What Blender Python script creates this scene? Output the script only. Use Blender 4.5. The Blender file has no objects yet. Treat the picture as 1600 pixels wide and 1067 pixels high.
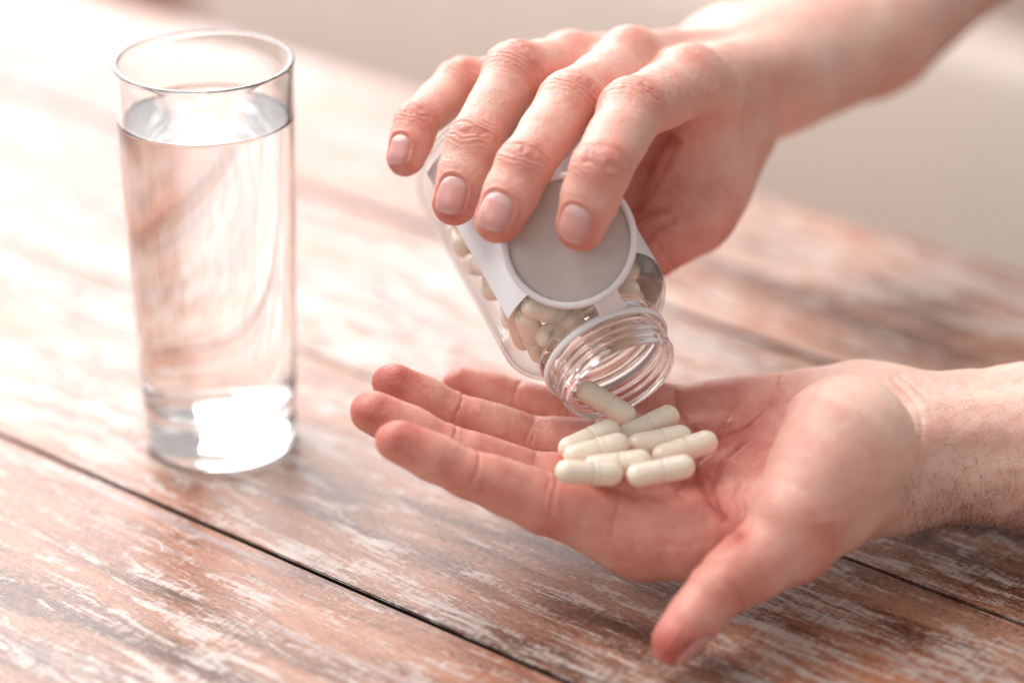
import bpy, bmesh, math, random
import numpy as np
from mathutils import Vector, Matrix

# ------------------------------------------------------------------ camera, light, exposure
scene = bpy.context.scene
PITCH = math.radians(26.0)
FPX = 100.0 / 36.0 * 1600.0          # focal length in photo pixels
CAMZ = 487.0                         # camera height above the table, mm
cam_data = bpy.data.cameras.new("camera")
cam = bpy.data.objects.new("camera", cam_data)
scene.collection.objects.link(cam)
cam.location = (0, 0, CAMZ * .001)
cam.rotation_euler = (math.pi / 2 - PITCH, 0, 0)
cam_data.lens = 100.0
cam_data.sensor_width = 36.0
cam_data.clip_start = 0.05
cam_data.clip_end = 60.0
cam_data.dof.use_dof = True
cam_data.dof.focus_distance = 0.943
cam_data.dof.aperture_fstop = 2.9
scene.camera = cam

world = bpy.data.worlds.new("World")
scene.world = world
world.use_nodes = True
wn = world.node_tree.nodes
wn["Background"].inputs[0].default_value = (1.0, 0.955, 0.925, 1)
wn["Background"].inputs[1].default_value = 0.42


def area_lamp(name, loc, target, sx, sy, power, color):
    d = bpy.data.lights.new(name, 'AREA')
    d.shape = 'RECTANGLE'
    d.size = sx
    d.size_y = sy
    d.energy = power
    d.color = color
    o = bpy.data.objects.new(name, d)
    scene.collection.objects.link(o)
    o.location = loc
    o.rotation_euler = (Vector(target) - Vector(loc)).to_track_quat('-Z', 'Y').to_euler()
    return o


# the tall window behind the table on the left
area_lamp("window_light", (-1.50, 3.9, 1.22), (-0.1, 1.0, 0.05), 3.6, 1.8, 96.0, (1.0, 0.985, 0.98))
# big soft lamp added overhead for top-down modelling, like a ceiling bounce
area_lamp("overhead_fill_light", (-1.1, 1.9, 2.1), (-0.05, 1.0, 0.0), 2.6, 2.2, 90.0, (1.0, 0.965, 0.95))
area_lamp("side_fill_light", (-2.0, -0.6, 1.7), (0.0, 1.0, 0.1), 1.6, 1.4, 9.0, (1.0, 0.96, 0.95))  # soft fill added on the near left for the front of the hands

scene.view_settings.view_transform = 'Standard'
scene.view_settings.look = 'None'
scene.view_settings.gamma = 1.0
scene.view_settings.exposure = 0.24
scene.view_settings.use_curve_mapping = False
scene.render.engine = 'CYCLES'
cy = scene.cycles
cy.use_denoising = True
try:
    cy.denoiser = 'OPENIMAGEDENOISE'
except Exception:
    pass
cy.max_bounces = 20
cy.transmission_bounces = 18
cy.glossy_bounces = 8
cy.diffuse_bounces = 4
cy.transparent_max_bounces = 16
cy.caustics_refractive = True
cy.caustics_reflective = True
cy.blur_glossy = 0.6
cy.sample_clamp_indirect = 8.0

# ------------------------------------------------------------------ helpers
import time
_t = [time.time()]
def T_(m):
    if DEBUG:
        print("TIME", m, round(time.time() - _t[0], 1), flush=True)
    _t[0] = time.time()
DEBUG = False
SP, CP = math.sin(PITCH), math.cos(PITCH)
RIGHT = np.array([1.0, 0, 0])
UP = np.array([0, SP, CP])
FWD = np.array([0, CP, -SP])
EYE = np.array([0, 0, CAMZ])


def pix(px, py, z):
    """point in the place (mm) seen at photo pixel px,py at depth z (mm)"""
    return EYE + RIGHT * ((px - 800.0) / FPX * z) - UP * ((py - 533.5) / FPX * z) + FWD * z


def cdir(x, y, z):
    v = RIGHT * x - UP * y + FWD * z
    return v / np.linalg.norm(v)


def unit(v):
    v = np.asarray(v, float)
    return v / np.linalg.norm(v)


def link(o, parent=None):
    scene.collection.objects.link(o)
    if parent is not None:
        o.parent = parent
    return o


def tag(o, label=None, cat=None, group=None, kind=None):
    if label:
        o["label"] = label
    if cat:
        o["category"] = cat
    if group:
        o["group"] = group
    if kind:
        o["kind"] = kind
    return o


def mesh_obj(name, verts, faces, mat, parent=None, smooth=True):
    me = bpy.data.meshes.new(name)
    me.from_pydata([tuple(v) for v in verts], [], [tuple(f) for f in faces])
    if smooth:
        me.polygons.foreach_set("use_smooth", [True] * len(me.polygons))
    me.update()
    if mat:
        me.materials.append(mat)
    o = bpy.data.objects.new(name, me)
    return link(o, parent)


def empty(name, loc=(0, 0, 0)):
    o = bpy.data.objects.new(name, None)
    o.empty_display_size = 0.02
    o.location = loc
    return link(o)


def nt(name):
    m = bpy.data.materials.new(name)
    m.use_nodes = True
    n = m.node_tree.nodes
    return m, n, m.node_tree.links, n["Principled BSDF"]


def node(n, typ, **kw):
    x = n.new(typ)
    for k, v in kw.items():
        setattr(x, k, v)
    return x


def ramp(n, stops, interp='LINEAR'):
    r = n.new("ShaderNodeValToRGB")
    r.color_ramp.interpolation = interp
    els = r.color_ramp.elements
    while len(els) < len(stops):
        els.new(0.5)
    for e, (p, c) in zip(els, stops):
        e.position = p
        e.color = c if len(c) == 4 else (*c, 1)
    return r


def mixc(n, l, fac, a, b, blend='MIX'):
    m = n.new("ShaderNodeMix")
    m.data_type = 'RGBA'
    m.blend_type = blend
    for sock, val in ((m.inputs[0], fac), (m.inputs[6], a), (m.inputs[7], b)):
        if hasattr(val, "links"):
            l.new(val, sock)
        elif isinstance(val, (int, float)):
            sock.default_value = val
        else:
            sock.default_value = (*val, 1) if len(val) == 3 else val
    return m.outputs[2]


def math_n(n, l, op, a, b=None, clamp=False):
    m = n.new("ShaderNodeMath")
    m.operation = op
    m.use_clamp = clamp
    for i, val in enumerate((a, b)):
        if val is None:
            continue
        if hasattr(val, "links"):
            l.new(val, m.inputs[i])
        else:
            m.inputs[i].default_value = val
    return m.outputs[0]


def noise_n(n, l, vec, scale, detail=4.0, rough=0.55, dist=0.0):
    x = n.new("ShaderNodeTexNoise")
    x.inputs["Scale"].default_value = scale
    x.inputs["Detail"].default_value = detail
    x.inputs["Roughness"].default_value = rough
    x.inputs["Distortion"].default_value = dist
    l.new(vec, x.inputs["Vector"])
    return x.outputs["Fac"]


# ------------------------------------------------------------------ materials
def mat_wood():
    """worn, white-washed red-brown plank under a satin varnish; x runs along the plank"""
    m, n, l, b = nt("distressed_wood")
    tc = n.new("ShaderNodeTexCoord")
    oi = n.new("ShaderNodeObjectInfo")
    add = n.new("ShaderNodeVectorMath"); add.operation = 'ADD'
    sc = n.new("ShaderNodeVectorMath"); sc.operation = 'SCALE'
    cmb = n.new("ShaderNodeCombineXYZ")
    l.new(oi.outputs["Random"], cmb.inputs[0]); l.new(oi.outputs["Random"], cmb.inputs[2])
    l.new(cmb.outputs[0], sc.inputs[0]); sc.inputs["Scale"].default_value = 11.3
    l.new(tc.outputs["Object"], add.inputs[0]); l.new(sc.outputs[0], add.inputs[1])

    def stretch(sx, sy, sz=1.0):
        mp = n.new("ShaderNodeMapping")
        mp.inputs["Scale"].default_value = (sx, sy, sz)
        l.new(add.outputs[0], mp.inputs["Vector"])
        return mp.outputs[0]
    big = noise_n(n, l, stretch(3.0, 16.0), 1.0, 4, 0.6, 0.6)
    mid = noise_n(n, l, stretch(9.0, 60.0), 1.0, 6, 0.65, 0.8)
    fine = noise_n(n, l, stretch(40.0, 420.0), 1.0, 5, 0.7, 0.3)
    grit = noise_n(n, l, stretch(420.0, 900.0), 1.0, 3, 0.7)
    cross = noise_n(n, l, stretch(900.0, 70.0), 1.0, 3, 0.6)
    patch = noise_n(n, l, stretch(30.0, 170.0), 1.0, 9, 0.76, 0.8)
    area = noise_n(n, l, stretch(5.0, 14.0, 2.0), 1.0, 2, 0.5)
    # brown base with darker and redder bands along the grain
    base = ramp(n, [(0.28, (0.030, 0.011, 0.006)), (0.42, (0.115, 0.031, 0.012)), (0.54, (0.35, 0.100, 0.038)),
                    (0.68, (0.54, 0.235, 0.115))])
    s1 = math_n(n, l, 'ADD', math_n(n, l, 'MULTIPLY', big, 0.55), math_n(n, l, 'MULTIPLY', mid, 0.45))
    l.new(s1, base.inputs[0])
    grain = ramp(n, [(0.30, (0.45, 0.42, 0.42)), (0.62, (1.1, 1.1, 1.1))])
    l.new(fine, grain.inputs[0])
    c = mixc(n, l, 0.8, base.outputs[0], grain.outputs[0], 'MULTIPLY')
    # faded, pinkish-tan worn layer
    wornf = ramp(n, [(0.42, (0, 0, 0)), (0.58, (1, 1, 1))])
    w0 = math_n(n, l, 'ADD', math_n(n, l, 'MULTIPLY', mid, 0.5), math_n(n, l, 'MULTIPLY', grit, 0.5))
    l.new(w0, wornf.inputs[0])
    c = mixc(n, l, math_n(n, l, 'MULTIPLY', wornf.outputs[0], 0.45), c, (0.60, 0.36, 0.245))
    # flaking remains of white paint: ragged patches stretched along the plank
    p0 = math_n(n, l, 'ADD', math_n(n, l, 'MULTIPLY', patch, 0.60), math_n(n, l, 'MULTIPLY', fine, 0.20))
    p0 = math_n(n, l, 'ADD', p0, math_n(n, l, 'MULTIPLY', grit, 0.08))
    p0 = math_n(n, l, 'ADD', p0, math_n(n, l, 'MULTIPLY', cross, 0.12))
    p0 = math_n(n, l, 'ADD', p0, math_n(n, l, 'MULTIPLY', math_n(n, l, 'SUBTRACT', area, 0.5), 0.22))
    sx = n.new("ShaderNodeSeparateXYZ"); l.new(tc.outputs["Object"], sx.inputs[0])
    left = math_n(n, l, 'MULTIPLY', math_n(n, l, 'ADD', sx.outputs[0], 0.35), 0.13)   # extra white at this end: part surviving paint, part window glare painted in
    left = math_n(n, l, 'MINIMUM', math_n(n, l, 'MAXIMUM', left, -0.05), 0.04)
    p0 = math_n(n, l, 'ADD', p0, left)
    pr = ramp(n, [(0.54, (0, 0, 0)), (0.60, (1, 1, 1))])
    l.new(p0, pr.inputs[0])
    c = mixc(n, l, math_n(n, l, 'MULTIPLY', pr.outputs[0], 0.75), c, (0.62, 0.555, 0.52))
    # bluish grey weathered streaks
    st = noise_n(n, l, stretch(4.0, 95.0, 3.0), 1.0, 5, 0.6, 0.4)
    sr = ramp(n, [(0.60, (0, 0, 0)), (0.66, (1, 1, 1))])
    l.new(st, sr.inputs[0])
    c = mixc(n, l, math_n(n, l, 'MULTIPLY', sr.outputs[0], 0.6), c, (0.40, 0.35, 0.37))
    # dark pits and pores
    pit = ramp(n, [(0.27, (1, 1, 1)), (0.36, (0, 0, 0))])
    l.new(grit, pit.inputs[0])
    c = mixc(n, l, math_n(n, l, 'MULTIPLY', pit.outputs[0], 0.6), c, (0.05, 0.022, 0.015))
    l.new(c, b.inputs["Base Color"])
    rr = ramp(n, [(0.3, (0.31,) * 3), (0.7, (0.39,) * 3)])
    l.new(mid, rr.inputs[0])
    l.new(rr.outputs[0], b.inputs["Roughness"])
    b.inputs["Specular IOR Level"].default_value = 0.62
    h = math_n(n, l, 'ADD', math_n(n, l, 'MULTIPLY', fine, 0.5), math_n(n, l, 'MULTIPLY', pr.outputs[0], 0.5))
    h = math_n(n, l, 'ADD', h, math_n(n, l, 'MULTIPLY', grit, 0.5))
    bp = n.new("ShaderNodeBump")
    bp.inputs["Strength"].default_value = 0.35
    bp.inputs["Distance"].default_value = 0.0004
    l.new(h, bp.inputs["Height"])
    l.new(bp.outputs[0], b.inputs["Normal"])
    return m


def mat_simple(name, col, rough=0.5, spec=0.5, **kw):
    m, n, l, b = nt(name)
    tc = n.new("ShaderNodeTexCoord")
    f = noise_n(n, l, tc.outputs["Object"], kw.get("nscale", 60.0), 4, 0.6)
    v = kw.get("var", 0.06)
    c = mixc(n, l, f, tuple(x * (1 - v) for x in col), tuple(min(1, x * (1 + v)) for x in col))
    l.new(c, b.inputs["Base Color"])
    b.inputs["Roughness"].default_value = rough
    b.inputs["Specular IOR Level"].default_value = spec
    if kw.get("sss"):
        b.inputs["Subsurface Weight"].default_value = kw["sss"]
        b.inputs["Subsurface Radius"].default_value = (1, 1, 1)
        b.inputs["Subsurface Scale"].default_value = kw.get("sscale", 0.001)
    if kw.get("bump"):
        f2 = noise_n(n, l, tc.outputs["Object"], kw.get("bscale", 900.0), 3, 0.6)
        bp = n.new("ShaderNodeBump")
        bp.inputs["Strength"].default_value = kw["bump"]
        bp.inputs["Distance"].default_value = kw.get("bdist", 0.0002)
        l.new(f2, bp.inputs["Height"])
        l.new(bp.outputs[0], b.inputs["Normal"])
    return m


def mat_clear(name, ior, rough=0.0, tint=(1, 1, 1), bump=0.0):
    m, n, l, b = nt(name)
    b.inputs["Base Color"].default_value = (*tint, 1)
    b.inputs["Transmission Weight"].default_value = 1.0
    b.inputs["IOR"].default_value = ior
    b.inputs["Roughness"].default_value = rough
    if bump:
        tc = n.new("ShaderNodeTexCoord")
        f2 = noise_n(n, l, tc.outputs["Object"], 55.0, 2, 0.5)
        bp = n.new("ShaderNodeBump")
        bp.inputs["Strength"].default_value = bump
        bp.inputs["Distance"].default_value = 0.0006
        l.new(f2, bp.inputs["Height"])
        l.new(bp.outputs[0], b.inputs["Normal"])
    return m


def mat_thin_plastic():
    """thin clear wall: lets light straight through, mirrors at grazing angles"""
    m, n, l, b = nt("thin_clear_plastic")
    n.remove(b)
    lw = n.new("ShaderNodeLayerWeight"); lw.inputs["Blend"].default_value = 0.5
    p5 = math_n(n, l, 'POWER', lw.outputs["Facing"], 4.0)
    f = math_n(n, l, 'ADD', math_n(n, l, 'MULTIPLY', p5, 0.75), 0.045)
    tr = n.new("ShaderNodeBsdfTransparent")
    tint = mixc(n, l, math_n(n, l, 'POWER', lw.outputs["Facing"], 3.0), (0.995, 0.995, 0.995), (0.86, 0.85, 0.85))
    l.new(tint, tr.inputs[0])
    gl = n.new("ShaderNodeBsdfGlossy"); gl.inputs["Roughness"].default_value = 0.06
    mx = n.new("ShaderNodeMixShader")
    l.new(f, mx.inputs[0]); l.new(tr.outputs[0], mx.inputs[1]); l.new(gl.outputs[0], mx.inputs[2])
    l.new(mx.outputs[0], n["Material Output"].inputs[0])
    return m


def mat_skin():
    m, n, l, b = nt("skin")
    tc = n.new("ShaderNodeTexCoord")
    P = tc.outputs["Object"]
    at = n.new("ShaderNodeAttribute"); at.attribute_name = "flush"
    wr = n.new("ShaderNodeAttribute"); wr.attribute_name = "wrinkle"
    big = noise_n(n, l, P, 55.0, 4, 0.6)
    mot = noise_n(n, l, P, 230.0, 3, 0.6)
    f = math_n(n, l, 'ADD', at.outputs["Fac"], math_n(n, l, 'MULTIPLY', math_n(n, l, 'SUBTRACT', big, 0.5), 0.75))
    f = math_n(n, l, 'ADD', f, math_n(n, l, 'MULTIPLY', math_n(n, l, 'SUBTRACT', mot, 0.5), 0.45), True)
    cr = ramp(n, [(0.0, (0.84, 0.575, 0.48)), (0.40, (0.77, 0.405, 0.33)), (0.75, (0.665, 0.25, 0.195)), (1.0, (0.52, 0.14, 0.11))])
    l.new(f, cr.inputs[0])
    c = mixc(n, l, math_n(n, l, 'MULTIPLY', wr.outputs["Fac"], 0.42), cr.outputs[0], (0.40, 0.12, 0.09))
    l.new(c, b.inputs["Base Color"])
    b.inputs["Subsurface Weight"].default_value = 0.55
    b.inputs["Subsurface Radius"].default_value = (1.0, 0.32, 0.18)
    b.inputs["Subsurface Scale"].default_value = 0.0022
    b.inputs["Roughness"].default_value = 0.43
    b.inputs["Specular IOR Level"].default_value = 0.42
    v1 = n.new("ShaderNodeTexVoronoi"); v1.inputs["Scale"].default_value = 1100.0
    l.new(P, v1.inputs["Vector"])
    fine = noise_n(n, l, P, 750.0, 4, 0.65)
    h = math_n(n, l, 'ADD', math_n(n, l, 'MULTIPLY', v1.outputs["Distance"], 0.55), math_n(n, l, 'MULTIPLY', fine, 0.8))
    bp = n.new("ShaderNodeBump")
    bp.inputs["Strength"].default_value = 0.5
    bp.inputs["Distance"].default_value = 0.0004
    l.new(h, bp.inputs["Height"])
    l.new(bp.outputs[0], b.inputs["Normal"])
    return m


def mat_nail():
    m, n, l, b = nt("fingernail")
    at = n.new("ShaderNodeAttribute"); at.attribute_name = "along"
    cr = ramp(n, [(0.0, (0.72, 0.47, 0.44)), (0.20, (0.70, 0.43, 0.405)), (0.32, (0.68, 0.35, 0.32)), (0.88, (0.68, 0.33, 0.30)), (0.96, (0.72, 0.45, 0.40)), (1.0, (0.78, 0.56, 0.50))])
    l.new(at.outputs["Fac"], cr.inputs[0])
    l.new(cr.outputs[0], b.inputs["Base Color"])
    b.inputs["Roughness"].default_value = 0.22
    b.inputs["Coat Weight"].default_value = 0.2
    b.inputs["Coat Roughness"].default_value = 0.15
    b.inputs["Subsurface Weight"].default_value = 0.3
    b.inputs["Subsurface Radius"].default_value = (1, 0.4, 0.3)
    b.inputs["Subsurface Scale"].default_value = 0.001
    return m


M_WOOD = mat_wood()
M_GAP = mat_simple("dark_underframe", (0.008, 0.006, 0.006), 0.8, 0.2)
M_SKIN = mat_skin()
M_NAIL = mat_nail()
M_GLASS = mat_clear("tumbler_glass", 1.50)
M_WATER = mat_clear("water", 1.333)
M_PET = mat_clear("clear_neck_plastic", 1.40, 0.03, (0.99, 0.985, 0.99))
M_THIN = mat_thin_plastic()
M_PAPER = mat_simple("white_label_paper", (0.80, 0.80, 0.83), 0.45, 0.4, var=0.03, bump=0.15, bscale=500)
M_WHITE = mat_simple("translucent_white_plastic", (0.83, 0.81, 0.82), 0.28, 0.5, var=0.02, sss=0.3, sscale=0.002)
M_LINER = mat_simple("grey_foam_liner", (0.60, 0.52, 0.48), 0.27, 0.45, var=0.12, nscale=140, bump=0.25, bscale=700)
M_CAPS = mat_simple("capsule_gelatine", (0.92, 0.80, 0.665), 0.11, 0.5, var=0.09, nscale=420, sss=0.25, sscale=0.0015)
M_HAIR = mat_simple("dark_hair", (0.08, 0.042, 0.028), 0.45, 0.4)
M_FLOOR = mat_simple("varnished_floor", (0.13, 0.045, 0.025), 0.32, 0.5, var=0.35, nscale=5)
M_UPH = mat_simple("grey_beige_upholstery", (0.78, 0.68, 0.60), 0.85, 0.2, var=0.08, nscale=12)

# ------------------------------------------------------------------ floor, armchair behind, table
mesh_obj("floor", [(-6, -1.5, -.74), (6, -1.5, -.74), (6, 9, -.74), (-6, 9, -.74)], [(0, 1, 2, 3)], M_FLOOR)["kind"] = "structure"


def round_box(name, size, loc, mat, parent, bev, seg=4):
    bm = bmesh.new()
    bmesh.ops.create_cube(bm, size=1.0)
    bmesh.ops.scale(bm, vec=size, verts=bm.verts)
    bmesh.ops.bevel(bm, geom=bm.edges[:], offset=bev, segments=seg, affect='EDGES', profile=0.5)
    me = bpy.data.meshes.new(name)
    bm.to_mesh(me); bm.free()
    me.polygons.foreach_set("use_smooth", [True] * len(me.polygons))
    me.materials.append(mat)
    o = bpy.data.objects.new(name, me)
    o.location = loc
    return link(o, parent)


PU = unit((-0.777, 0.629, 0))          # along the planks
PN = unit((0.629, 0.777, 0))           # across the planks
ROTZ = math.atan2(PU[1], PU[0])

ac = empty("armchair", (0.478, 2.277, -0.74))
ac.rotation_euler = (0, 0, ROTZ)       # local x along PU, local y = -PN
round_box("base", (1.12, 0.86, 0.34), (0.52, -0.43, 0.21), M_UPH, ac, 0.03)
round_box("seat_cushion", (0.74, 0.74, 0.17), (0.52, -0.37, 0.47), M_UPH, ac, 0.05)
round_box("armrest", (0.17, 0.84, 0.34), (0.06, -0.43, 0.555), M_UPH, ac, 0.05)
round_box("armrest", (0.17, 0.84, 0.34), (0.98, -0.43, 0.555), M_UPH, ac, 0.05)
round_box("backrest", (0.74, 0.18, 0.5), (0.52, -0.76, 0.72), M_UPH, ac, 0.06)
for fx in (0.05, 0.99):
    for fy in (-0.06, -0.80):
        round_box("foot", (0.05, 0.05, 0.038), (fx, fy, 0.0195), M_GAP, ac, 0.006, 2)
tag(ac, "blurred grey beige upholstered armchair standing behind the wooden table", "armchair")

table = empty("table", (0, 0.9, -0.03))
tag(table, "worn white washed red brown plank table with dark joints", "table")


def plank_mesh(width, length=2.6, th=0.022, bev=0.0004):
    bm = bmesh.new()
    bmesh.ops.create_cube(bm, size=1.0)
    bmesh.ops.scale(bm, vec=(length, width, th), verts=bm.verts)
    bmesh.ops.bevel(bm, geom=[e for e in bm.edges if abs(e.verts[0].co.x - e.verts[1].co.x) > .1], offset=bev, segments=2, affect='EDGES')
    me = bpy.data.meshes.new("plank")
    bm.to_mesh(me); bm.free()
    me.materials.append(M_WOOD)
    me.materials.append(M_GAP)
    for p in me.polygons:
        if abs(p.normal.y) > 0.3:
            p.material_index = 1          # grime in the joints
    return me


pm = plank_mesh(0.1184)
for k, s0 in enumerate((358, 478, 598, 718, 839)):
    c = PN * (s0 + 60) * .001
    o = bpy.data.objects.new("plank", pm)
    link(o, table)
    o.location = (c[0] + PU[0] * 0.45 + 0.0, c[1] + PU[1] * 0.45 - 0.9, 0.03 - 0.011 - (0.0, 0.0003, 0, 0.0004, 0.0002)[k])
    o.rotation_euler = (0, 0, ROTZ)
o = round_box("underframe", (2.56, 0.59, 0.02), (0, 0, 0), M_GAP, table, 0.002, 1)
c = PN * .658
o.location = (c[0] + PU[0] * 0.45, c[1] + PU[1] * 0.45 - 0.9, 0.03 - 0.0335)
o.rotation_euler = (0, 0, ROTZ)

# ------------------------------------------------------------------ tumbler and water
def lathe(profile, seg=96):
    """closed ring profile [(r,z)...] -> verts, faces; r=0 ends are poles"""
    verts, faces, rings = [], [], []
    for r, z in profile:
        if r < 1e-7:
            rings.append([len(verts)]); verts.append((0, 0, z))
        else:
            rings.append(list(range(len(verts), len(verts) + seg)))
            for i in range(seg):
                a = 2 * math.pi * i / seg
                verts.append((r * math.cos(a), r * math.sin(a), z))
    for A, B in zip(rings[:-1], rings[1:]):
        for i in range(seg):
            j = (i + 1) % seg
            if len(A) == 1:
                faces.append((A[0], B[j], B[i]))
            elif len(B) == 1:
                faces.append((A[i], A[j], B[0]))
            else:
                faces.append((A[i], A[j], B[j], B[i]))
    return verts, faces


def arc(cx, cz, r, a0, a1, k):
    return [(cx + r * math.cos(math.radians(a0 + (a1 - a0) * i / k)), cz + r * math.sin(math.radians(a0 + (a1 - a0) * i / k))) for i in range(k + 1)]


GH, RT, RB = 146.0, 31.3, 27.4
def glass_r(z):
    return RB + (RT - RB) * (z / GH) ** 0.9
gp = [(0, 0.9), (20, 0.8), (23.0, 0.0)] + arc(RB - 2.4, 2.4, 2.4, -90, 0, 6)
for z in np.linspace(6, GH - 1.4, 26):
    gp.append((glass_r(z), z))
gp += arc(RT - 0.5, GH - 0.5, 0.5, 0, 80, 5) + arc(RT - 1.75, GH - 0.5, 0.5, 100, 180, 5)
inner = []
for z in np.linspace(GH - 2.6, 24, 26):
    inner.append((glass_r(z) - 2.1, z))
ri = glass_r(20) - 2.1
inner += [(ri - 0.5, 20.5), (ri - 1.6, 18.4), (ri - 3.6, 17.0), (ri - 7, 16.4), (8, 16.0), (0, 15.9)]
gp += inner
v, f = lathe(gp, 128)
gbase = np.array([(345 - 800) / FPX * 1035, 0, 0.0])
yb = CAMZ / math.tan(PITCH + math.atan((684 - 533.5) / FPX))
gbase[1] = yb
glass = mesh_obj("drinking_glass", np.array(v) * .001, f, M_GLASS)
glass.location = tuple(gbase * .001 + np.array([0, 0, 0.0003]))
tag(glass, "tall clear glass tumbler with thick base standing on the planks", "glass")
WL = 126.0
wp = [(0, WL - 0.0), (glass_r(WL) - 4.0, WL), (glass_r(WL) - 2.7, WL + 0.12), (glass_r(WL) - 1.97, WL + 0.4)]
for z in np.linspace(WL - 1, 24, 24):
    wp.append((glass_r(z) - 1.97, z))
wp += [(ri - 0.38, 20.4), (ri - 1.5, 18.28), (ri - 3.55, 16.87), (ri - 7, 16.27), (8, 15.87), (0, 15.77)]
v, f = lathe(wp[::-1], 128)
water = mesh_obj("water", np.array(v) * .001, f, M_WATER)
water.location = glass.location
tag(water, "still clear water filling the tall glass almost to the rim", "water")

# ------------------------------------------------------------------ signed distance modelling of the hands (mm)
def smin(a, b, k):
    h = np.clip(0.5 + 0.5 * (b - a) / k, 0, 1)
    return b + (a - b) * h - k * h * (1 - h)


def capsule(P, a, b, ra, rb):
    ba = b - a
    t = np.clip(((P - a) @ ba) / (ba @ ba), 0, 1)
    d = np.linalg.norm(P - a - t[:, None] * ba, axis=1)
    return d - (ra + (rb - ra) * t)


def flat_capsule(P, a, b, ra, rb, flatdir, sc):
    """capsule whose section is squeezed by factor sc along flatdir"""
    ba = b - a
    L = np.linalg.norm(ba)
    ax = ba / L
    fd = unit(flatdir - ax * (flatdir @ ax))
    Q = P - a
    t = np.clip((Q @ ax) / L, 0, 1)
    R = Q - t[:, None] * ba
    f = R @ fd
    R = R + np.outer(f * (1 / sc - 1), fd)
    d = np.linalg.norm(R, axis=1) - (ra + (rb - ra) * t)
    return d * (0.5 + 0.5 * sc)


def ellipsoid(P, c, axes, rad):
    A = np.array([unit(a) for a in axes])
    Q = (P - c) @ A.T
    k0 = np.linalg.norm(Q / rad, axis=1)
    k1 = np.linalg.norm(Q / (np.array(rad) ** 2), axis=1)
    return k0 * (k0 - 1.0) / np.maximum(k1, 1e-6)


class Finger:
    """chain of joints MCP, PIP, DIP, TIP with radii; dorsal = direction of the nail side"""

    def __init__(self, pts, rad, dorsal, pads=0.0, flat=0.93, waist=0.93, tipflat=0.86):
        p = [np.asarray(x, float) for x in pts]
        self.joints = p
        self.dorsal = unit(dorsal)
        nodes, rr = [], []
        for i in range(len(p) - 1):
            nodes.append(p[i]); rr.append(rad[i])
            last = i == len(p) - 2
            w = 1.0 if last else waist
            nodes.append((p[i] + p[i + 1]) / 2)
            rr.append((rad[i] * 0.5 + rad[i + 1] * 0.5) * w if not last else (0.62 * rad[i] + 0.38 * rad[i + 1]) * 1.02)
        nodes.append(p[-1]); rr.append(rad[-1])
        self.nodes, self.rr, self.rad = nodes, rr, rad
        self.pads, self.flat, self.tipflat = pads, flat, tipflat
        self.cum = np.concatenate([[0], np.cumsum([np.linalg.norm(nodes[i + 1] - nodes[i]) for i in range(len(nodes) - 1)])])
        self.js = self.cum[::2]

    def dir_at(self, i):
        return unit(self.joints[i + 1] - self.joints[i])

    def dors_at(self, i):
        ax = self.dir_at(i)
        return unit(self.dorsal - ax * (self.dorsal @ ax))

    def sdf(self, P):
        if not hasattr(self, "bc"):
            pts = np.array(self.nodes)
            self.bc = (pts.max(0) + pts.min(0)) / 2
            self.br = max(np.linalg.norm(p - self.bc) + r for p, r in zip(pts, self.rr)) + 3
        far = np.linalg.norm(P - self.bc, axis=1) - self.br
        m = far < 7.0
        out = np.maximum(far, 7.0)
        if m.any():
            out[m] = self._sdf(P[m])
        return out

    def _sdf(self, P):
        d = None
        for i in range(len(self.nodes) - 1):
            seg = i // 2
            fl = self.tipflat if seg == len(self.joints) - 2 else self.flat
            x = flat_capsule(P, self.nodes[i], self.nodes[i + 1], self.rr[i], self.rr[i + 1], self.dorsal, fl)
            d = x if d is None else smin(d, x, 2.2)
        if self.pads:
            for i in range(len(self.joints) - 1):
                a, b = self.joints[i], self.joints[i + 1]
                dn = -self.dors_at(i)
                r = (self.rad[i] + self.rad[i + 1]) / 2
                lo, hi = (0.42, 0.78) if i == 0 else ((0.26, 0.72) if i < len(self.joints) - 2 else (0.35, 0.95))
                k = self.pads
                d = smin(d, capsule(P, a + (b - a) * lo + dn * r * k, a + (b - a) * hi + dn * r * k * (0.8 if hi > .9 else 1), r * 0.80, r * 0.76), 2.6)
        return d

    def coords(self, P):
        """arc length, distance from centre line and dorsal component for points"""
        best = np.full(len(P), 1e9); s = np.zeros(len(P)); dz = np.zeros(len(P)); lat = np.zeros(len(P))
        for i in range(len(self.nodes) - 1):
            a, b = self.nodes[i], self.nodes[i + 1]
            ba = b - a
            L = np.linalg.norm(ba)
            ax = ba / L
            traw = ((P - a) @ ax)
            hi = L + 30 if i == len(self.nodes) - 2 else L
            t = np.clip(traw, 0, hi)
            R = P - a - np.clip(traw, 0, L)[:, None] * ax
            dist = np.linalg.norm(R, axis=1)
            dd = unit(self.dorsal - ax * (self.dorsal @ ax))
            m = dist < best
            best[m] = dist[m]; s[m] = (self.cum[i] + t)[m]
            dz[m] = ((R @ dd) / np.maximum(dist, 1e-6))[m]
            lat[m] = ((R @ np.cross(ax, dd)))[m]
        return s, best, dz, lat


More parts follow.
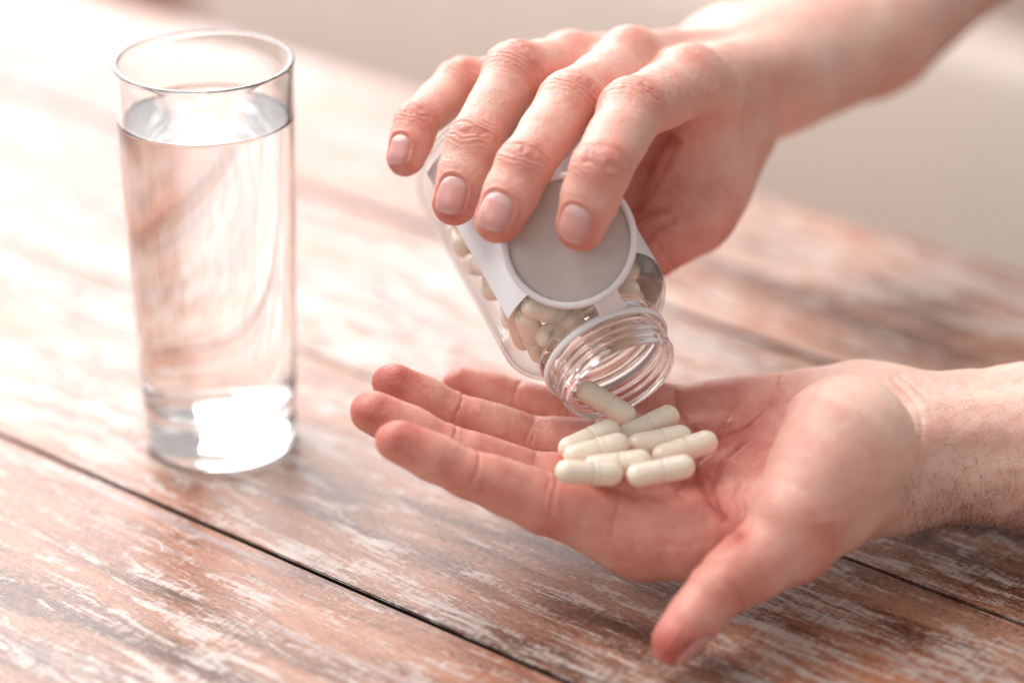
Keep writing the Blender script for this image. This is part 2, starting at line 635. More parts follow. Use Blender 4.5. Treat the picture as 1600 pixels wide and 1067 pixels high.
def surface_nets(fn, lo, hi, h):
    n = np.ceil((hi - lo) / h).astype(int) + 1
    xs = [lo[i] + h * np.arange(n[i]) for i in range(3)]
    cs = 4
    nc = [np.arange(0, n[i] + cs - 1, cs) for i in range(3)]
    C = np.stack(np.meshgrid(*[lo[i] + h * nc[i] for i in range(3)], indexing='ij'), -1)
    Vc = fn(C.reshape(-1, 3)).reshape(C.shape[:3])
    near = [np.minimum((np.arange(n[i]) + cs // 2) // cs, len(nc[i]) - 1) for i in range(3)]
    V = Vc[np.ix_(*near)].astype(np.float32)
    todo = np.argwhere(np.abs(V) < cs * h * 1.3)
    for i0 in range(0, len(todo), 60000):
        T = todo[i0:i0 + 60000]
        V[tuple(T.T)] = fn(lo + h * T)
    S = V < 0
    c = np.zeros(n - 1, np.int8)
    for dx in (0, 1):
        for dy in (0, 1):
            for dz in (0, 1):
                c += S[dx:n[0] - 1 + dx, dy:n[1] - 1 + dy, dz:n[2] - 1 + dz]
    act = (c > 0) & (c < 8)
    idx = np.full(n - 1, -1, np.int64)
    cells = np.argwhere(act)
    idx[act] = np.arange(len(cells))
    acc = np.zeros((len(cells), 3)); cnt = np.zeros(len(cells))
    corners = [(dx, dy, dz) for dx in (0, 1) for dy in (0, 1) for dz in (0, 1)]
    for a in corners:
        for ax in range(3):
            if a[ax] == 0:
                b = list(a); b[ax] = 1
                va = V[tuple((cells + a).T)]; vb = V[tuple((cells + b).T)]
                m = (va < 0) != (vb < 0)
                t = np.where(m, va / np.where(m, va - vb, 1), 0)
                p = np.tile(np.array(a, float), (len(cells), 1)); p[:, ax] = t
                acc[m] += p[m]; cnt[m] += 1
    verts = lo + h * (cells + acc / cnt[:, None])
    quads = []
    for ax in range(3):
        u, w = (ax + 1) % 3, (ax + 2) % 3
        sl0 = [slice(None)] * 3; sl1 = [slice(None)] * 3
        sl0[ax] = slice(0, n[ax] - 1); sl1[ax] = slice(1, n[ax])
        A, B = S[tuple(sl0)], S[tuple(sl1)]
        E = np.argwhere(A != B)
        E = E[(E[:, u] > 0) & (E[:, w] > 0) & (E[:, u] < n[u] - 1) & (E[:, w] < n[w] - 1)]
        du = np.zeros(3, int); du[u] = 1
        dw = np.zeros(3, int); dw[w] = 1
        q = np.stack([idx[tuple((E - du - dw).T)], idx[tuple((E - dw).T)], idx[tuple(E.T)], idx[tuple((E - du).T)]], 1)
        inside = A[tuple(E.T)]
        q[~inside] = q[~inside][:, ::-1]
        quads.append(q)
    return verts, np.concatenate(quads)


def quad_subdivide(v, q):
    e = np.concatenate([q[:, [0, 1]], q[:, [1, 2]], q[:, [2, 3]], q[:, [3, 0]]])
    es = np.sort(e, 1)
    key = es[:, 0] * (len(v) + 1) + es[:, 1]
    uk, first, inv = np.unique(key, return_index=True, return_inverse=True)
    mid = v[es[first]].mean(1)
    cen = v[q].mean(1)
    nv = np.concatenate([v, mid, cen])
    N = len(q); o1 = len(v); o2 = len(v) + len(mid)
    inv = inv.reshape(-1) + o1
    e0, e1, e2, e3 = inv[:N], inv[N:2 * N], inv[2 * N:3 * N], inv[3 * N:]
    cc = o2 + np.arange(N)
    nq = np.concatenate([np.stack([q[:, 0], e0, cc, e3], 1), np.stack([e0, q[:, 1], e1, cc], 1),
                         np.stack([cc, e1, q[:, 2], e2], 1), np.stack([e3, cc, e2, q[:, 3]], 1)])
    return nv, nq


def gradient(fn, P, e=0.25):
    g = np.empty_like(P)
    for i in range(3):
        d = np.zeros(3); d[i] = e
        g[:, i] = (fn(P + d) - fn(P - d)) / (2 * e)
    return g


def project(fn, P, it=3):
    e = 0.25
    for _ in range(it):
        d = fn(P)
        g = np.empty_like(P)
        for i in range(3):
            o = np.zeros(3); o[i] = e
            g[:, i] = (fn(P + o) - d) / e
        n2 = np.maximum((g * g).sum(1), 0.15)
        P = P - np.clip(d / n2, -1.5, 1.5)[:, None] * g
    return P


def mesh_normals(v, q):
    fn_ = np.cross(v[q[:, 2]] - v[q[:, 0]], v[q[:, 3]] - v[q[:, 1]])
    n = np.zeros_like(v)
    for k in range(4):
        for c in range(3):
            n[:, c] += np.bincount(q[:, k], fn_[:, c], len(v))
    return n / np.maximum(np.linalg.norm(n, axis=1), 1e-9)[:, None]


def vnoise(P, sc, seed=0):
    """smooth value noise in numpy, -1..1"""
    Q = P * sc + seed * 17.31
    i = np.floor(Q).astype(np.int64); f = Q - i
    f = f * f * (3 - 2 * f)
    out = 0
    for dx in (0, 1):
        for dy in (0, 1):
            for dz in (0, 1):
                hsh = (i[:, 0] + dx) * 374761393 + (i[:, 1] + dy) * 668265263 + (i[:, 2] + dz) * 2147483647 + seed * 1274126177
                hsh = (hsh ^ (hsh >> 13)) * 1274126177
                hsh = (hsh ^ (hsh >> 16)) & 0xffffff
                w = (f[:, 0] if dx else 1 - f[:, 0]) * (f[:, 1] if dy else 1 - f[:, 1]) * (f[:, 2] if dz else 1 - f[:, 2])
                out = out + w * (hsh / 0xffffff)
    return out * 2 - 1


def polyline_dist(P, pts):
    d = np.full(len(P), 1e9); par = np.zeros(len(P)); m = len(pts) - 1
    for i in range(m):
        a, b = pts[i], pts[i + 1]
        ba = b - a
        t = np.clip(((P - a) @ ba) / (ba @ ba), 0, 1)
        x = np.linalg.norm(P - a - t[:, None] * ba, axis=1)
        k = x < d
        d[k] = x[k]; par[k] = ((i + t) / m)[k]
    return d, par


def ray_hit(fn, px, py, z0=820.0, off=0.0, zmax=1150.0):
    """first point on the ray through a pixel where the distance to the shape is off"""
    z = z0
    for _ in range(400):
        p = pix(px, py, z)
        d = float(fn(p[None])[0]) - off
        if d < 0.03:
            return p
        z += max(0.05, d * 0.7)
        if z > zmax:
            return None
    return None


def sstep(x, a, b):
    t = np.clip((x - a) / (b - a), 0, 1)
    return t * t * (3 - 2 * t)


class Nail:
    def __init__(self, finger, width, length, back=None, roll=0.0):
        ax = finger.dir_at(len(finger.joints) - 2)
        d = finger.dors_at(len(finger.joints) - 2)
        if roll:
            q = np.array(Matrix.Rotation(math.radians(roll), 3, Vector(ax)))
            d = q @ d
        self.ax, self.d, self.lat = ax, d, np.cross(ax, d)
        tip = finger.joints[-1]; r = finger.rad[-1]
        self.w, self.L, self.r = width, length, r
        self.c = tip + ax * (r * 0.70 - length * 0.5 if back is None else back)      # centre of plate
        self.tip = tip

    def uv(self, P):
        Q = P - self.c
        return (Q @ self.ax) / (self.L / 2), (Q @ self.lat) / (self.w / 2), Q @ self.d

    def outline(self, u, v):
        """<1 inside; rounder at the cuticle than at the free edge"""
        pw = np.where(u < 0, 2.5, 3.2)
        return (np.abs(u) ** pw + np.abs(v) ** 2.8) ** (1 / 2.8)

    def build(self, fn, parent, name="fingernail"):
        nu, nv = 22, 18
        verts, along, faces = [], [], []
        for i in range(nu + 1):
            for j in range(nv + 1):
                a, b = -1 + 2 * i / nu, -1 + 2 * j / nv
                # map the square onto the rounded outline
                m = max(abs(a), abs(b), 1e-6)
                o = float(self.outline(np.array([a]), np.array([b]))[0])
                k = m / max(o, 1e-6)
                u, w = a * k, b * k
                verts.append((u, w, m)); along.append((u + 1) / 2)
        P = np.array([self.c + self.ax * (u * self.L / 2) + self.lat * (w * self.w / 2) + self.d * 14 for u, w, m in verts])
        t = np.zeros(len(P))
        for _ in range(60):
            dd = fn(P - self.d * t[:, None])
            t += np.clip(dd, -1, 4) * 0.7
        hit = P - self.d * t[:, None]
        g = gradient(fn, hit); g /= np.linalg.norm(g, axis=1)[:, None]
        g = g * 0.6 + self.d * 0.4
        uu = np.array([x[0] for x in verts]); mm = np.array([x[2] for x in verts])
        off = 0.34 - 0.75 * sstep(mm, 0.86, 1.0) * (1 - sstep(uu, 0.55, 0.95)) - 0.25 * (uu < -0.6)
        off = off - 0.2 * sstep(uu, 0.7, 1.0)
        pts = hit + g * off[:, None]
        # smooth the plate along its length so it stays straight
        G = pts.reshape(nu + 1, nv + 1, 3)
        for _ in range(3):
            G[1:-1, 1:-1] = 0.5 * G[1:-1, 1:-1] + 0.125 * (G[2:, 1:-1] + G[:-2, 1:-1] + G[1:-1, 2:] + G[1:-1, :-2])
        pts = G.reshape(-1, 3)
        under = pts - self.d * 0.45
        allp = np.concatenate([pts, under])
        N = (nu + 1) * (nv + 1)
        for i in range(nu):
            for j in range(nv):
                a = i * (nv + 1) + j
                q = (a, a + 1, a + nv + 2, a + nv + 1)
                faces.append(q); faces.append(tuple(N + x for x in q[::-1]))
        rim = [j for j in range(nv + 1)] + [i * (nv + 1) + nv for i in range(1, nu + 1)] + \
              [nu * (nv + 1) + j for j in range(nv - 1, -1, -1)] + [i * (nv + 1) for i in range(nu - 1, 0, -1)]
        for a, b in zip(rim, rim[1:] + rim[:1]):
            faces.append((b, a, N + a, N + b))
        o = mesh_obj(name, allp * .001, faces, M_NAIL, parent)
        bm = bmesh.new(); bm.from_mesh(o.data); bmesh.ops.recalc_face_normals(bm, faces=bm.faces[:]); bm.to_mesh(o.data); bm.free()
        at = o.data.attributes.new("along", 'FLOAT', 'POINT')
        at.data.foreach_set("value", np.array(along * 2, np.float32))
        return o


def build_hand(fn, lo, hi, h, detail, label, levels=2):
    v, q = surface_nets(fn, np.array(lo, float), np.array(hi, float), h)
    v = project(fn, v, 2)
    for k in range(levels):
        v, q = quad_subdivide(v, q)
        if k == 0:
            v = project(fn, v, 1)
        g = mesh_normals(v, q)
        v = v - np.clip(fn(v), -0.6, 0.6)[:, None] * g
    g = mesh_normals(v, q)
    T_("mesh")
    disp, flush, wrk = detail(v, g)
    v = v + g * disp[:, None]
    T_('detail %d verts' % len(v))
    me = bpy.data.meshes.new("hand")
    me.vertices.add(len(v)); me.vertices.foreach_set("co", (v * .001).astype(np.float32).ravel())
    me.loops.add(len(q) * 4); me.loops.foreach_set("vertex_index", q.astype(np.int32).ravel())
    me.polygons.add(len(q))
    me.polygons.foreach_set("loop_start", np.arange(0, len(q) * 4, 4, dtype=np.int32))
    me.polygons.foreach_set("use_smooth", np.ones(len(q), bool))
    me.update(calc_edges=True)
    me.validate()
    for nm, arr in (("flush", flush), ("wrinkle", wrk)):
        a = me.attributes.new(nm, 'FLOAT', 'POINT')
        a.data.foreach_set("value", np.clip(arr, 0, 1).astype(np.float32))
    me.materials.append(M_SKIN)
    o = bpy.data.objects.new("hand", me)
    link(o)
    tag(o, label, "hand")
    return o, v, g


def finger_detail(v, fingers, disp, flush, wrk, palmar_amp=0.5, dorsal_amp=0.28):
    ds = np.stack([f.sdf(v) for f in fingers], 1)
    own = ds.argmin(1); dmin = ds.min(1)
    for k, f in enumerate(fingers):
        m = (own == k) & (dmin < 4.0)
        if not m.any():
            continue
        P = v[m]
        s, dist, dz, lat = f.coords(P)
        tot = f.cum[-1] + f.rad[-1]
        dd = np.zeros(len(P)); ff = np.zeros(len(P)); ww = np.zeros(len(P))
        warp = vnoise(P, 0.16, 3 + k) * 1.3 + vnoise(P, 0.5, 8 + k) * 0.5
        near = sstep(4.0 - dmin[m], 0, 3.0)
        for ji in range(1, len(f.joints) - 1):
            x = s - f.js[ji]
            # palmar flexion creases
            pm = sstep(-dz, -0.15, 0.45) * near
            for off, am in (((0.0, 1.0), (2.6, 0.55)) if ji == 1 else ((0.0, 1.0),)):
                gr = np.exp(-((x - off + warp * 0.7) / 0.8) ** 2)
                dd -= palmar_amp * am * gr * pm
                ww += 0.16 * am * gr * pm
            # dorsal wrinkles over the joint
            dm = sstep(dz, 0.1, 0.75) * near
            wdt = 5.5 if ji == 1 else 3.6
            env = np.exp(-(x / wdt) ** 2)
            wave = np.sin((x + warp) * (2 * np.pi / (2.1 if ji == 1 else 1.7)))
            wave = np.where(wave < 0, -np.abs(wave) ** 0.7, wave * 0.6)
            sc = 0.6 + 0.4 * vnoise(P, 0.35, 21 + k)
            dd += dorsal_amp * env * dm * wave * sc
            ww += 0.5 * env * dm * sstep(-wave, 0.35, 1.0) * sc
            for off in (0.0,):
                gr = np.exp(-((x - off + warp * 0.8) / 0.42) ** 2)
                dd -= dorsal_amp * 1.1 * gr * dm
                ww += 0.5 * gr * dm
            ff += 0.26 * np.exp(-(x / 7.0) ** 2) * (0.35 + 0.65 * sstep(dz, -0.2, 0.6))
        if len(f.joints) == 4:
            x = s - (f.js[0] + (f.js[1] - f.js[0]) * 0.42)
            gr = np.exp(-((x + warp * 0.7) / 0.9) ** 2) * sstep(-dz, -0.1, 0.4) * near
            dd -= palmar_amp * 0.9 * gr
            ww += 0.14 * gr
        # warm fingertips
        ff += 0.38 * sstep(s, tot - 22, tot - 2) * (0.55 + 0.45 * sstep(-dz, -0.5, 0.6))
        disp[m] += dd; flush[m] += ff; wrk[m] += ww


def nail_detail(v, g, nails, disp, flush, wrk):
    for nl in nails:
        u, w, hh = nl.uv(v)
        m = (np.abs(u) < 1.7) & (np.abs(w) < 1.6) & (hh > -2.5) & (hh < 14)
        m &= np.linalg.norm(v - nl.tip, axis=1) < 16
        m &= (g @ nl.d) > -0.2
        if not m.any():
            continue
        o = nl.outline(u[m], w[m])
        back = 1 - sstep(u[m], 0.55, 0.9)
        dd = -0.55 * (1 - sstep(o, 0.88, 1.0))
        dd += 0.30 * np.exp(-((o - 1.14) / 0.10) ** 2) * back
        dd -= 0.30 * np.exp(-((o - 1.0) / 0.05) ** 2) * back
        disp[m] += dd
        wrk[m] += 0.18 * np.exp(-((o - 1.02) / 0.06) ** 2)
        flush[m] += 0.22 * np.exp(-((o - 1.1) / 0.25) ** 2)


# ---------------------------------------------------------------- open left hand, palm up
exec_lower = True
I0, M0, R0, K0 = pix(1002, 846, 928), pix(992, 778, 940), pix(996, 714, 959), pix(1022, 658, 977)
W0 = pix(1425, 700, 960)
PALMN = unit(np.cross(K0 - I0, W0 - I0))
if PALMN @ np.array([0, 0, 1]) < 0:
    PALMN = -PALMN
palm_dors = -PALMN
LF = [
    Finger([I0, pix(850, 786, 919), pix(731, 741, 913), pix(620, 692, 908)], [12.0, 10.2, 8.7, 7.1], palm_dors + cdir(0, .35, 0) * .5, 0.22),
    Finger([M0, pix(828, 750, 938), pix(697, 702, 930), pix(580, 644, 926)], [12.0, 10.2, 8.7, 7.2], palm_dors, 0.22),
    Finger([R0, pix(828, 692, 960), pix(706, 648, 956), pix(612, 600, 952)], [11.4, 9.7, 8.2, 6.8], palm_dors, 0.22),
    Finger([K0, pix(893, 652, 982), pix(806, 626, 986), pix(718, 602, 988)], [10.2, 8.2, 7.3, 6.2], palm_dors, 0.22),
]
TH = Finger([pix(1345, 745, 932), pix(1240, 842, 908), pix(1124, 919, 894), pix(1055, 1006, 888)], [16.0, 14.6, 10.3, 7.5],
            cdir(0.92, 0.12, 0.02), 0.15, 0.95, 0.96, 0.85)
LFA = LF + [TH]
FA1, FA2 = pix(1640, 696, 964), pix(1950, 690, 982)


def lower_palm(P):
    car = [W0 + (I0 - W0) * 0.10 + unit(I0 - K0) * 17, W0 + (M0 - W0) * .08 + unit(I0 - K0) * 6,
           W0 + (R0 - W0) * .08 - unit(I0 - K0) * 5, W0 + (K0 - W0) * .10 - unit(I0 - K0) * 15]
    d = None
    for a, b, r in zip((I0, M0, R0, K0), car, (12.5, 11.0, 11.0, 11.5)):
        x = capsule(P, a, b, r, 13.5)
        d = x if d is None else smin(d, x, 9.0)
    # pads at the finger roots
    for a, r, k in ((I0, 9.5, .34), (M0, 8.6, .36), (R0, 8.6, .36), (K0, 8.6, .34)):
        d = smin(d, capsule(P, a + PALMN * 5.5 + (W0 - a) * -.02, a + PALMN * 4.5 - unit(W0 - a) * 9, r, r * .8), 6.0)
    # little-finger side of the palm
    d = smin(d, flat_capsule(P, pix(1120, 656, 980), pix(1335, 634, 976), 11.5, 15.0, PALMN, 0.95), 9.0)
    # ball of the thumb
    d = smin(d, capsule(P, pix(1322, 694, 918), pix(1245, 800, 905), 22.0, 14.5), 4.0)
    d = smin(d, capsule(P, pix(1365, 725, 942), pix(1300, 785, 925), 15.0, 15.0), 10.0)
    # web between thumb and index finger
    d = smin(d, capsule(P, pix(1080, 858, 925), pix(1210, 810, 925), 9.5, 11.0), 9.0)
    d = smin(d, capsule(P, pix(1090, 800, 946), pix(1250, 760, 950), 11.0, 11.0), 8.0)
    # wrist and forearm
    fd = unit(PALMN + UP * 0.2)
    x = flat_capsule(P, W0, FA1, 29.0, 32.0, fd, 0.78)
    x = smin(x, flat_capsule(P, FA1, FA2, 32.0, 36.0, fd, 0.82), 5)
    x = smin(x, capsule(P, pix(1455, 655, 940), pix(1700, 640, 946), 4.0, 4.5), 9)     # tendon
    x = smin(x, capsule(P, pix(1465, 680, 936), pix(1700, 672, 942), 3.0, 3.5), 8)
    d = smin(d, x, 14.0)
    return d


WEBS = [(LF[0], LF[1]), (LF[1], LF[2]), (LF[2], LF[3])]
def lower_sdf(P):
    dp = lower_palm(P)
    for a, b in WEBS:
        pa = a.joints[0] + (a.joints[1] - a.joints[0]) * .22
        pb = b.joints[0] + (b.joints[1] - b.joints[0]) * .22
        dp = smin(dp, capsule(P, pa, pb, 6.5, 6.5), 5.0)
    out = None
    for f in LFA:
        x = smin(dp, f.sdf(P), 6.0)
        out = x if out is None else smin(out, x, 0.8)
    return out


def on_palm(pts):
    r = []
    for x, y in pts:
        h = ray_hit(lower_sdf, x, y)
        if h is not None:
            r.append(h)
    return r


PALM_LINES = [  # (pixels along the line, depth mm, half width mm, redness)
    (on_palm([(1156, 842), (1130, 812), (1105, 775), (1088, 748), (1085, 725), (1110, 705)]), 1.3, 1.2, 0.8),
    (on_palm([(1150, 834), (1120, 790), (1112, 760), (1128, 725), (1165, 690), (1230, 645)]), 0.8, 0.9, 0.6),
    (on_palm([(1160, 800), (1150, 775), (1160, 745)]), 0.7, 1.2, 0.5),
    (on_palm([(1072, 790), (1060, 765), (1068, 745)]), 0.5, 0.9, 0.35),
    (on_palm([(1056, 612), (1056, 640), (1085, 670), (1120, 690)]), 0.9, 0.8, 0.5),
    (on_palm([(1060, 690), (1110, 690), (1170, 665), (1215, 625)]), 0.6, 0.7, 0.5),
    (on_palm([(1120, 688), (1140, 650), (1150, 625)]), 0.4, 0.6, 0.4),
    (on_palm([(1222, 588), (1218, 605), (1222, 615)]), 0.5, 0.7, 0.2),
    (on_palm([(1395, 590), (1425, 620), (1440, 660), (1438, 700)]), 0.5, 1.0, 0.15),
    (on_palm([(1405, 585), (1440, 615), (1458, 650)]), 0.4, 0.8, 0.12),
    (on_palm([(1040, 850), (1080, 850), (1130, 856)]), 0.4, 1.3, 0.25),
]
L_NAILS = [Nail(TH, 13.0, 14.5)]


def lower_detail(v, g):
    n = len(v)
    disp = np.zeros(n); flush = np.zeros(n); wrk = np.zeros(n)
    finger_detail(v, LFA, disp, flush, wrk, 0.42, 0.22)
    pal = sstep(g @ PALMN, -0.3, 0.5)
    for pts, dep, wd, red in PALM_LINES:
        if len(pts) < 2:
            continue
        d, par = polyline_dist(v + vnoise(v, 0.3, 5)[:, None] * 0.5, pts)
        fade = 1 - sstep(par, 0.75, 1.0) * 0.8
        disp -= dep * np.exp(-(d / wd) ** 2) * fade
        disp += 0.10 * dep * np.exp(-((d - 2.2 * wd) / (1.3 * wd)) ** 2) * fade
        wrk += 0.4 * red * np.exp(-(d / (wd * 0.9)) ** 2) * fade
        flush += 0.30 * red * np.exp(-(d / 5.0) ** 2)
    # fine palm crinkles
    wv = vnoise(v * np.array([1, 1, 1]), 0.45, 31) * 0.6 + vnoise(v, 1.0, 32) * 0.4
    disp += 0.09 * wv * pal
    disp += 0.35 * vnoise(v, 0.09, 33)
    t = ((v - W0) @ unit(M0 - W0))
    hand = sstep(t, 5, 60)
    flush += 0.46 * hand * (0.6 + 0.4 * pal) + 0.10
    # hollow of the palm is redder, thenar paler
    dth, _ = polyline_dist(v, [pix(1330, 660, 905), pix(1250, 780, 898)])
    flush -= 0.26 * np.exp(-(dth / 26) ** 2)
    dh, _ = polyline_dist(v, [pix(1060, 720, 955), pix(1180, 650, 962)])
    flush += 0.16 * np.exp(-(dh / 20) ** 2)
    disp += 0.18 * vnoise(v, 0.28, 40) * (1 - hand)
    flush += 0.06 * vnoise(v, 0.12, 41)
    nail_detail(v, g, L_NAILS, disp, flush, wrk)
    return disp, flush, wrk


lo = np.min([f for F in LFA for f in F.nodes] + [pix(1500, 840, 960)], axis=0) - 32
hi = np.max([f for F in LFA for f in F.nodes] + [FA2 - np.array([30, 0, 0]), pix(1500, 540, 960)], axis=0) + np.array([0, 30, 26])
lo[2] = max(lo[2], -6)
left_hand, LV, LG = build_hand(lower_sdf, lo, hi, 1.7, lower_detail,
                               "open left hand lying palm up under the bottle, cradling capsules, thumb towards the viewer", 2)
for nl in L_NAILS:
    nl.build(lower_sdf, left_hand)

# ---------------------------------------------------------------- pill bottle
MOUTH = pix(972, 596, 938)
AXC = (.487 * .857, .873 * .857, -.515)
BAX = cdir(*AXC)                                   # bottle axis, base -> mouth
BE1 = cdir(.873, -.487, 0)                         # sideways (right in the photo)
BE2 = unit(np.cross(BE1, BAX))
if BE2 @ FWD > 0:
    BE2 = -BE2                                     # towards the camera
BL = 106.0
BASE = MOUTH - BAX * BL
BMAT = Matrix(((BE1[0], np.cross(BAX, BE1)[0], BAX[0], BASE[0] * .001),
               (BE1[1], np.cross(BAX, BE1)[1], BAX[1], BASE[1] * .001),
               (BE1[2], np.cross(BAX, BE1)[2], BAX[2], BASE[2] * .001), (0, 0, 0, 1)))
# local: x = right in the photo, y = away/towards camera, z = along the axis
YS = 1.0 if np.cross(BAX, BE1) @ BE2 > 0 else -1.0  # +YS*y faces the camera
BR = 30.0


def body_profile():
    o = [(0, 1.6), (14, 1.4), (21, 0.2), (24, 0.0)] + arc(24, 6, 6, -80, 0, 6)
    o += [(BR, 20), (BR, 40), (BR, 60), (BR, BL - 31)]
    o += arc(BR - 8.5, BL - 30, 8.5, 6, 78, 8)
    o += [(20.6, BL - 20.6)]
    i = [(19.6, BL - 21.0)] + arc(BR - 8.5, BL - 30, 7.3, 78, 6, 8)
    i += [(BR - 1.1, BL - 32), (BR - 1.1, 60), (BR - 1.1, 20)] + arc(24, 6.5, 4.9, 0, -80, 6) + [(14, 2.6), (0, 2.8)]
    return o + i


def neck_profile():
    o = [(18.4, BL - 20.6), (20.5, BL - 20.4), (19.8, BL - 19.2)]
    # neck bead, threads and lip
    o += [(19.6, BL - 18.2), (20.6, BL - 17.8), (22.0, BL - 17.2), (22.0, BL - 16.0), (20.6, BL - 15.5), (19.6, BL - 15.2)]
    for k in range(3):
        z = BL - 9.0 + k * 2.9
        o += [(19.5, z - 1.45), (19.75, z - 0.95), (20.4, z - 0.45), (20.6, z), (20.4, z + 0.45), (19.75, z + 0.95)]
    o += [(19.5, BL - 1.6), (19.5, BL - 0.8), (19.2, BL - 0.25), (18.8, BL), (18.4, BL - 0.15), (18.2, BL - 0.8)]
    o += [(18.2, BL - 8), (18.1, BL - 14), (18.1, BL - 19.0), (18.4, BL - 20.6)]
    return o


bottle = empty("pill_bottle")
bottle.matrix_world = BMAT
v, f = lathe(body_profile(), 96)
mesh_obj("bottle_body", np.array(v) * .001, f, M_THIN, bottle)
v, f = lathe(neck_profile(), 96)
tag(mesh_obj("threaded_neck", np.array(v) * .001, f, M_PET, bottle), "clear threaded neck of the bottle")
# paper label, wrapped part of the way round
lv, lf = [], []
A0, A1, NA = math.radians(-49), math.radians(172), 60
for i in range(NA + 1):
    a = A0 + (A1 - A0) * i / NA
    for r in (BR + 0.06, BR + 0.22):
        for z in (9.0, BL - 30.5):
            lv.append((r * math.sin(a) * .001, YS * r * math.cos(a) * .001, z * .001))
for i in range(NA):
    a, b = i * 4, (i + 1) * 4
    lf += [(a + 2, b + 2, b + 3, a + 3), (a, a + 1, b + 1, b), (a + 1, a + 3, b + 3, b + 1), (a, b, b + 2, a + 2)]
lf += [(0, 2, 3, 1), (NA * 4, NA * 4 + 1, NA * 4 + 3, NA * 4 + 2)]
lab = mesh_obj("paper_label", lv, lf, M_PAPER, bottle, smooth=False)
tag(lab, "plain white paper label wrapped round the bottle")


def ring_profile(r0, r1, z0, z1, b=0.4):
    return [(r0, z0 + b), (r0 + b, z0), (r1 - b, z0), (r1, z0 + b), (r1, z1 - b), (r1 - b, z1), (r0 + b, z1), (r0, z1 - b), (r0, z0 + b)]


v, f = lathe(ring_profile(20.9, 22.4, BL - 13.6, BL - 11.0, .5), 96)
mesh_obj("collar", np.array(v) * .001, f, M_WHITE, bottle)
# hinged flip lid, folded back, its inside towards the viewer
LIDC = pix(889, 376, 925)
LN = unit(-FWD + UP * 0.05 - RIGHT * 0.12)
LX = unit(np.cross(UP, LN)); LY = np.cross(LN, LX)
binv = BMAT.inverted()
LM = Matrix(((LX[0], LY[0], LN[0], LIDC[0] * .001), (LX[1], LY[1], LN[1], LIDC[1] * .001), (LX[2], LY[2], LN[2], LIDC[2] * .001), (0, 0, 0, 1)))
lp = [(0, -1.9), (20.6, -1.9), (21.8, -1.6), (22.3, -0.9), (22.3, 1.4), (22.0, 1.9), (21.4, 2.1), (20.5, 2.0), (20.1, 1.6), (20.0, -1.2), (0, -1.2)]
v, f = lathe(lp, 96)
lid = mesh_obj("lid", np.array(v) * .001, f, M_WHITE, bottle)
lid.matrix_local = binv @ LM
v, f = lathe([(0, -1.15), (19.6, -1.15), (19.9, -0.9), (19.9, -0.3), (19.5, -0.05), (12, 0.05), (11.4, 0.12), (0, 0.1)], 96)
lin = mesh_obj("liner", np.array(v) * .001, f, M_LINER, lid)
tag(lin, "grey liner disc inside the open lid")
# strap hinge between collar and lid
CC = BASE + BAX * (BL - 12.3)
hp0 = CC + 22.0 * (math.sin(math.radians(22)) * BE1 + math.cos(math.radians(22)) * BE2)
ldir = unit((pix(957, 480, 925) - LIDC) - LN * ((pix(957, 480, 925) - LIDC) @ LN))
hp1 = LIDC + ldir * 21.3 + LN * 0.6
side = unit(np.cross(hp1 - hp0, BE2))
sv, sf = [], []
K = 8
for i in range(K + 1):
    t = i / K
    p = hp0 * (1 - t) + hp1 * t + BE2 * (1.2 * math.sin(math.pi * t))
    wdt = 5.0 - 0.7 * math.sin(math.pi * t)
    for sx, sz in ((-1, -.5), (1, -.5), (1, .5), (-1, .5)):
        q = p + side * wdt * sx + unit(BE2 + LN) * sz
        w = binv @ Vector(q * .001)
        sv.append(tuple(w))
for i in range(K):
    for j in range(4):
        a, b = i * 4 + j, i * 4 + (j + 1) % 4
        sf.append((a, b, b + 4, a + 4))
sf += [(3, 2, 1, 0), (K * 4, K * 4 + 1, K * 4 + 2, K * 4 + 3)]
hin = mesh_obj("hinge_strap", sv, sf, M_WHITE, bottle, smooth=False)
for ob in (hin,):
    bm = bmesh.new(); bm.from_mesh(ob.data); bmesh.ops.recalc_face_normals(bm, faces=bm.faces[:]); bm.to_mesh(ob.data); bm.free()
tag(bottle, "clear plastic pill bottle with white label and open flip lid, tipped over the palm", "bottle")


def bottle_sdf(P):
    Q = P - BASE
    z = Q @ BAX
    r = np.linalg.norm(Q - np.outer(z, BAX), axis=1)
    q = np.clip(z - (BL - 30), 0, 8.4)
    rr = np.where(z < BL - 30, BR, np.where(z < BL - 21.6, 21.5 + np.sqrt(np.maximum(72.25 - q * q, 0)), 19.5))
    return np.maximum(r - rr, np.maximum(-z, z - BL))


# ---------------------------------------------------------------- right hand gripping the bottle
BACKN = cdir(-0.15, -0.72, -0.65)                  # back of the right hand, roughly
UF = [
    Finger([pix(1078, 130, 982), pix(988, 172, 936), pix(940, 263, 913), pix(907, 352, 916)], [12.6, 11.2, 9.9, 8.3], cdir(-0.22, -0.35, -0.95), 0.12),
    Finger([pix(985, 102, 988), pix(891, 158, 945), pix(820, 258, 925), pix(779, 343, 921)], [12.4, 10.6, 9.3, 8.1], cdir(-0.25, -0.35, -0.92), 0.12),
    Finger([pix(893, 106, 1000), pix(804, 111, 964), pix(741, 222, 947), pix(711, 317, 943)], [11.8, 10.5, 9.1, 7.7], cdir(-0.30, -0.20, -0.94), 0.12),
    Finger([pix(820, 126, 1012), pix(721, 128, 985), pix(652, 190, 971), pix(635, 246, 967)], [10.6, 8.6, 7.6, 6.8], cdir(-0.55, -0.25, -0.8), 0.12),
]
UTH = Finger([pix(1140, 205, 1024), pix(1080, 335, 998), pix(1020, 388, 996), pix(950, 420, 1000)], [17.5, 14.5, 10.8, 9.0], cdir(0.5, 0.5, 0.7), 0.1, 0.95, 0.97)
UFA = UF + [UTH]
W1 = pix(1178, 116, 1072)
